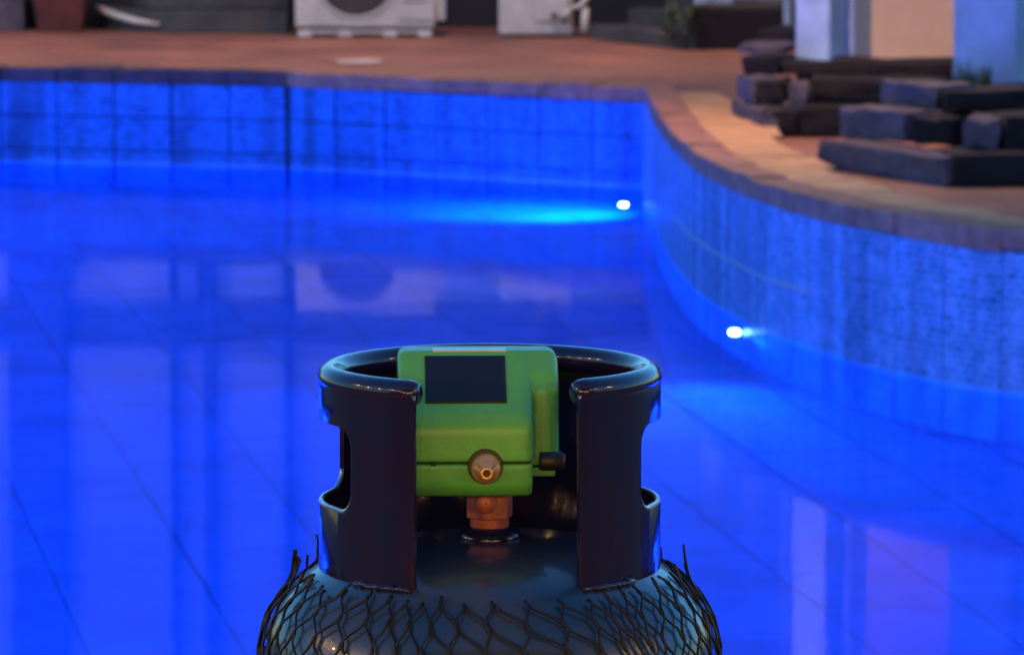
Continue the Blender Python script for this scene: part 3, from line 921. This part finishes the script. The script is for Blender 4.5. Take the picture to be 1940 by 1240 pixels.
# ------------------------------------------------------------------ green regulator with display
reg = tag(empty('gas_regulator', (CX, CY, CZT - 0.0055), R(2)), 'green plastic gas regulator with dark display and brass nozzle, inside the cylinder collar', 'regulator')
def slab_profile(bm, prof, x0, x1):
    """profile of (toward camera, z) extruded across x"""
    a = [bm.verts.new((x0, -f_, z)) for f_, z in prof]
    c = [bm.verts.new((x1, -f_, z)) for f_, z in prof]
    n = len(prof)
    for i in range(n):
        bm.faces.new((a[i], a[(i + 1) % n], c[(i + 1) % n], c[i]))
    bm.faces.new(list(reversed(a))); bm.faces.new(c)
    bmesh.ops.recalc_face_normals(bm, faces=bm.faces[:])
def rnd(bm, w, seam, seg=4):
    es = [e for e in bm.edges if e.calc_face_angle(0) > R(35) and not (abs(e.verts[0].co.z - seam) < 1e-5 and abs(e.verts[1].co.z - seam) < 1e-5)]
    bmesh.ops.bevel(bm, geom=es, offset=w, segments=seg, affect='EDGES', profile=0.55, clamp_overlap=True)
def moulded(name, bm, m_, voxel=0.0011, it=10):
    o = link(name, tomesh(bm), m_, reg, smooth=True)
    r = o.modifiers.new('remesh', 'REMESH'); r.mode = 'VOXEL'; r.voxel_size = voxel; r.use_smooth_shade = True
    s = o.modifiers.new('smooth', 'SMOOTH'); s.factor = 0.5; s.iterations = it
    return o
XL, XR = -0.0585, 0.0262
bm = bmesh.new()
slab_profile(bm, [(-0.040, -0.0515), (-0.040, 0.006), (-0.030, 0.0125), (-0.004, 0.0125), (0.046, -0.021), (0.0515, -0.028), (0.0520, -0.0515)], XL, XR)
rnd(bm, 0.0065, -0.0515)
main_me = tomesh(bm)
bm = bmesh.new()
slab_profile(bm, [(-0.040, -0.058), (-0.040, 0.006), (-0.030, 0.0123), (-0.006, 0.0123), (0.012, 0.000), (0.019, -0.010), (0.0215, -0.058)], XR - 0.012, 0.0438)
rnd(bm, 0.0085, -0.058)
bm.from_mesh(main_me)
up_ = moulded('upper_casing', bm, M['green'], 0.0010, 14)
bm = bmesh.new()
slab_profile(bm, [(-0.030, -0.0527), (-0.030, -0.069), (-0.024, -0.0745), (0.044, -0.0745), (0.0515, -0.067), (0.0520, -0.0527)], XL, XR - 0.0005)
rnd(bm, 0.006, -0.0527)
lo_ = moulded('lower_casing', bm, M['green'], 0.0010, 10)
link('casing_gap', bevbox(((XL + XR) / 2, -0.008, -0.052), (XR - XL - 0.006, 0.081, 0.006), 0.001, 1), M['greendark'], reg)
bm = bmesh.new(); lathe(bm, [(0.0016, 0), (0.0016, 0.002), (0.0004, 0.0023)], 10, Matrix.Translation((-0.0365, -0.0513, -0.052)) @ Matrix.Rotation(math.pi / 2, 4, 'X'))
link('pin_hole', tomesh(bm), M['greendark'], reg)
# display, lying on the sloped face
sl = math.atan2(0.0335, 0.050)
mt = Matrix.Translation((-0.0158, -0.0200, -0.0027)) @ Matrix.Rotation(sl, 4, 'X')
bm = bmesh.new(); box(bm, (0, 0, 0), (0.0495, 0.0435, 0.0016), mt); bev(bm, 0.0007, 2)
scr = link('display', tomesh(bm), M['screen'], reg)
bm = bmesh.new(); box(bm, (0, 0, -0.0004), (0.0512, 0.0452, 0.0014), mt); bev(bm, 0.0006, 2)
link('display_frame', tomesh(bm), M['greendark'], reg)
bm = bmesh.new(); box(bm, (-0.0125, 0.010, 0.0122), (0.047, 0.014, 0.0012)); bev(bm, 0.0005, 2)
link('top_strip', tomesh(bm), M['topstrip'], reg)
# brass hose nozzle in a dark recess
nm = Matrix.Translation((-0.0042, -0.0524, -0.0540)) @ Matrix.Rotation(R(90), 4, 'X') 
bm = bmesh.new(); lathe(bm, [(0.0001, 0.0012), (0.0108, 0.0012), (0.0112, 0.0), (0.0112, -0.004)], 32, nm)
link('nozzle_seat', tomesh(bm), M['rubber'], reg, smooth=False)
nm2 = Matrix.Translation((-0.0040, -0.0532, -0.0548)) @ Matrix.Rotation(R(92), 4, 'X')
bm = bmesh.new(); lathe(bm, [(0.0094, 0.0), (0.0094, 0.003), (0.0088, 0.0042), (0.0066, 0.0085), (0.0060, 0.0088), (0.0060, 0.012), (0.0042, 0.0125), (0.0040, 0.020), (0.0036, 0.0206), (0.0024, 0.0206), (0.0022, 0.019), (0.0022, 0.008), (0.0001, 0.008)], 40, nm2)
noz = link('brass_nozzle', tomesh(bm), M['brass'], reg, smooth=True)
bm = bmesh.new(); lathe(bm, [(0.0001, 0.0185), (0.0023, 0.0185)], 20, nm2)
link('bore', tomesh(bm), M['rubber'], noz)
# lever knob on the right side
bm = bmesh.new(); lathe(bm, [(0.001, 0.0), (0.0055, 0.0), (0.0060, 0.001), (0.0060, 0.014), (0.0045, 0.016), (0.001, 0.016)], 24, Matrix.Translation((0.031, -0.026, -0.0545)) @ Matrix.Rotation(R(90), 4, 'Y'))
link('knob', tomesh(bm), M['rubber'], reg, smooth=True)
link('side_foot', bevbox((0.033, -0.012, -0.062), (0.016, 0.02, 0.006), 0.0015, 2), M['green'], reg)
bm = bmesh.new(); lathe(bm, [(0.012, -0.0785), (0.012, -0.0645)], 24, cap=True)
link('connector', tomesh(bm), M['copper'], reg, smooth=True)

# ------------------------------------------------------------------ netting
NS = 46
npro = [(0.1482, -0.45), (0.1484, -0.215)] + [(r_ + 0.0028, dome(r_) + 0.0016) for r_ in (0.1453, 0.1445, 0.1432, 0.141, 0.138, 0.133, 0.127, 0.121, 0.1155, 0.111)]
nl = [0]
for a, c in zip(npro, npro[1:]): nl.append(nl[-1] + math.hypot(c[0] - a[0], c[1] - a[1]))
def net_rz(s):
    for i in range(len(nl) - 1):
        if s <= nl[i + 1]:
            t = (s - nl[i]) / (nl[i + 1] - nl[i])
            return (npro[i][0] + (npro[i + 1][0] - npro[i][0]) * t, npro[i][1] + (npro[i + 1][1] - npro[i][1]) * t)
    return npro[-1]
bm = bmesh.new()
pitch = 0.0180
for fam in (1, -1):
    for k in range(NS):
        a0 = 2 * math.pi * (k + 0.25) / NS
        tipcut = random.uniform(0.0, 0.010)
        flare = random.random() < 0.55
        pts = []
        n = 130
        smax = nl[-1] - tipcut
        for i in range(n + 1):
            s = smax * i / n
            u = s / pitch
            # strands bow between the knots so that cells read as rounded diamonds
            ang = a0 + fam * (2 * math.pi / NS) * 0.5 * (u - 0.125 * math.sin(2 * math.pi * u))
            ang += 0.22 * noise.noise(Vector((math.cos(ang) * 1.6, math.sin(ang) * 1.6, s * 11))) + 0.014 * noise.noise(Vector((k * 3.7, s * 40, fam * 5)))
            r, z = net_rz(s)
            side = 1 - max(0.0, math.cos(ang + math.pi / 2)) ** 0.5      # 0 in front, 1 at the sides and behind
            e = max(0.0, s - (nl[-1] - 0.024)) / 0.024
            if flare:                                                      # loose ends stand up off the shoulder
                lift = e * e * side
                r += 0.011 * lift; z += 0.013 * lift
            r += 0.0004 * fam + 0.0007 * noise.noise(Vector((k * 1.3, s * 30, fam)))
            # the torn front edge has slipped down
            cut = 0.005 * max(0.0, math.cos(ang + math.pi / 2 - 0.22)) ** 6
            if s > nl[-1] - cut: break
            pts.append((r * math.cos(ang), r * math.sin(ang), z))
        tube(bm, pts, [(0.00085 + 0.0004 * noise.noise(Vector((k, i * .4, fam)))) * (1 + 0.55 * max(0.0, math.cos(2 * math.pi * (smax * i / n) / pitch)) ** 5) for i in range(len(pts))], 5)
tag(link('protective_net', tomesh(bm), M['net'], loc=(CX, CY, CZT), smooth=True), 'black plastic diamond net sleeve stretched around the gas cylinder body', 'net')

# ------------------------------------------------------------------ added sky-blocking wall behind the camera, and the string of warm bulbs
bm = bmesh.new()
box(bm, (0, -7.2, 4.6), (44, 4.4, 9.2))
tag(link('sky_blocker', tomesh(bm), M['blocker']), 'unseen dark block added behind the camera to keep sky light off', 'building')
bulbs = [(-4.6 + 0.72 * k, -1.5 + 0.5 * math.sin(k * 1.3) , 1.95 + 0.25 * ((k % 5) - 2) ** 2 / 4, 10) for k in range(13)]
bulbs += [(-3.6 - 0.1 * k, 0.2 + 0.75 * k, 2.5 + 0.1 * (k % 3), 4.5) for k in range(6)] + [(3.6 + 0.1 * k, 0.4 + 0.9 * k, 2.5 + 0.1 * (k % 2), 4.5) for k in range(4)]
for x, y, z, e in bulbs:
    ld = bpy.data.lights.new('festoon_bulb', 'POINT')
    ld.energy = e
    ld.color = (1.0, 0.54, 0.16)
    ld.shadow_soft_size = 0.05
    lo = bpy.data.objects.new('festoon_bulb', ld)
    lo.location = (x, y, z)
    col.objects.link(lo)

# unseen lanterns added by the eave and left column to warm the deck
lan_bm = bmesh.new()
lathe(lan_bm, [(0.001, 0.10), (0.05, 0.09), (0.085, 0.03), (0.09, 0.0), (0.085, 0.0), (0.05, 0.08), (0.001, 0.09)], 20)
lan_me = tomesh(lan_bm); lan_me.materials.append(M['acdark'])
for (x, y, z, e, wh) in [(-3.2, 27.2, 2.9, 37, 'left'), (-0.4, 27.2, 2.9, 37, 'middle'), (2.4, 26.4, 2.9, 30, 'right'), (1.0, 20.9, 2.9, 62, 'column')]:
    root = tag(empty('lantern', (x, y, z)), 'unseen lantern added above the picture to warm the deck, %s one' % wh, 'lantern', 'added warm lanterns over the deck')
    link('shade', lan_me, parent=root, smooth=True)
    link('stem', bevbox((0, 0, 0.35), (0.02, 0.02, 0.55), 0.003, 1), M['acdark'], root)
    ld = bpy.data.lights.new('added_warm_light', 'SPOT')
    ld.energy = e; ld.color = (1.0, 0.60, 0.30); ld.shadow_soft_size = 0.04
    ld.spot_size = R(130); ld.spot_blend = 0.9
    lo = bpy.data.objects.new('added_warm_light', ld); col.objects.link(lo); lo.parent = root
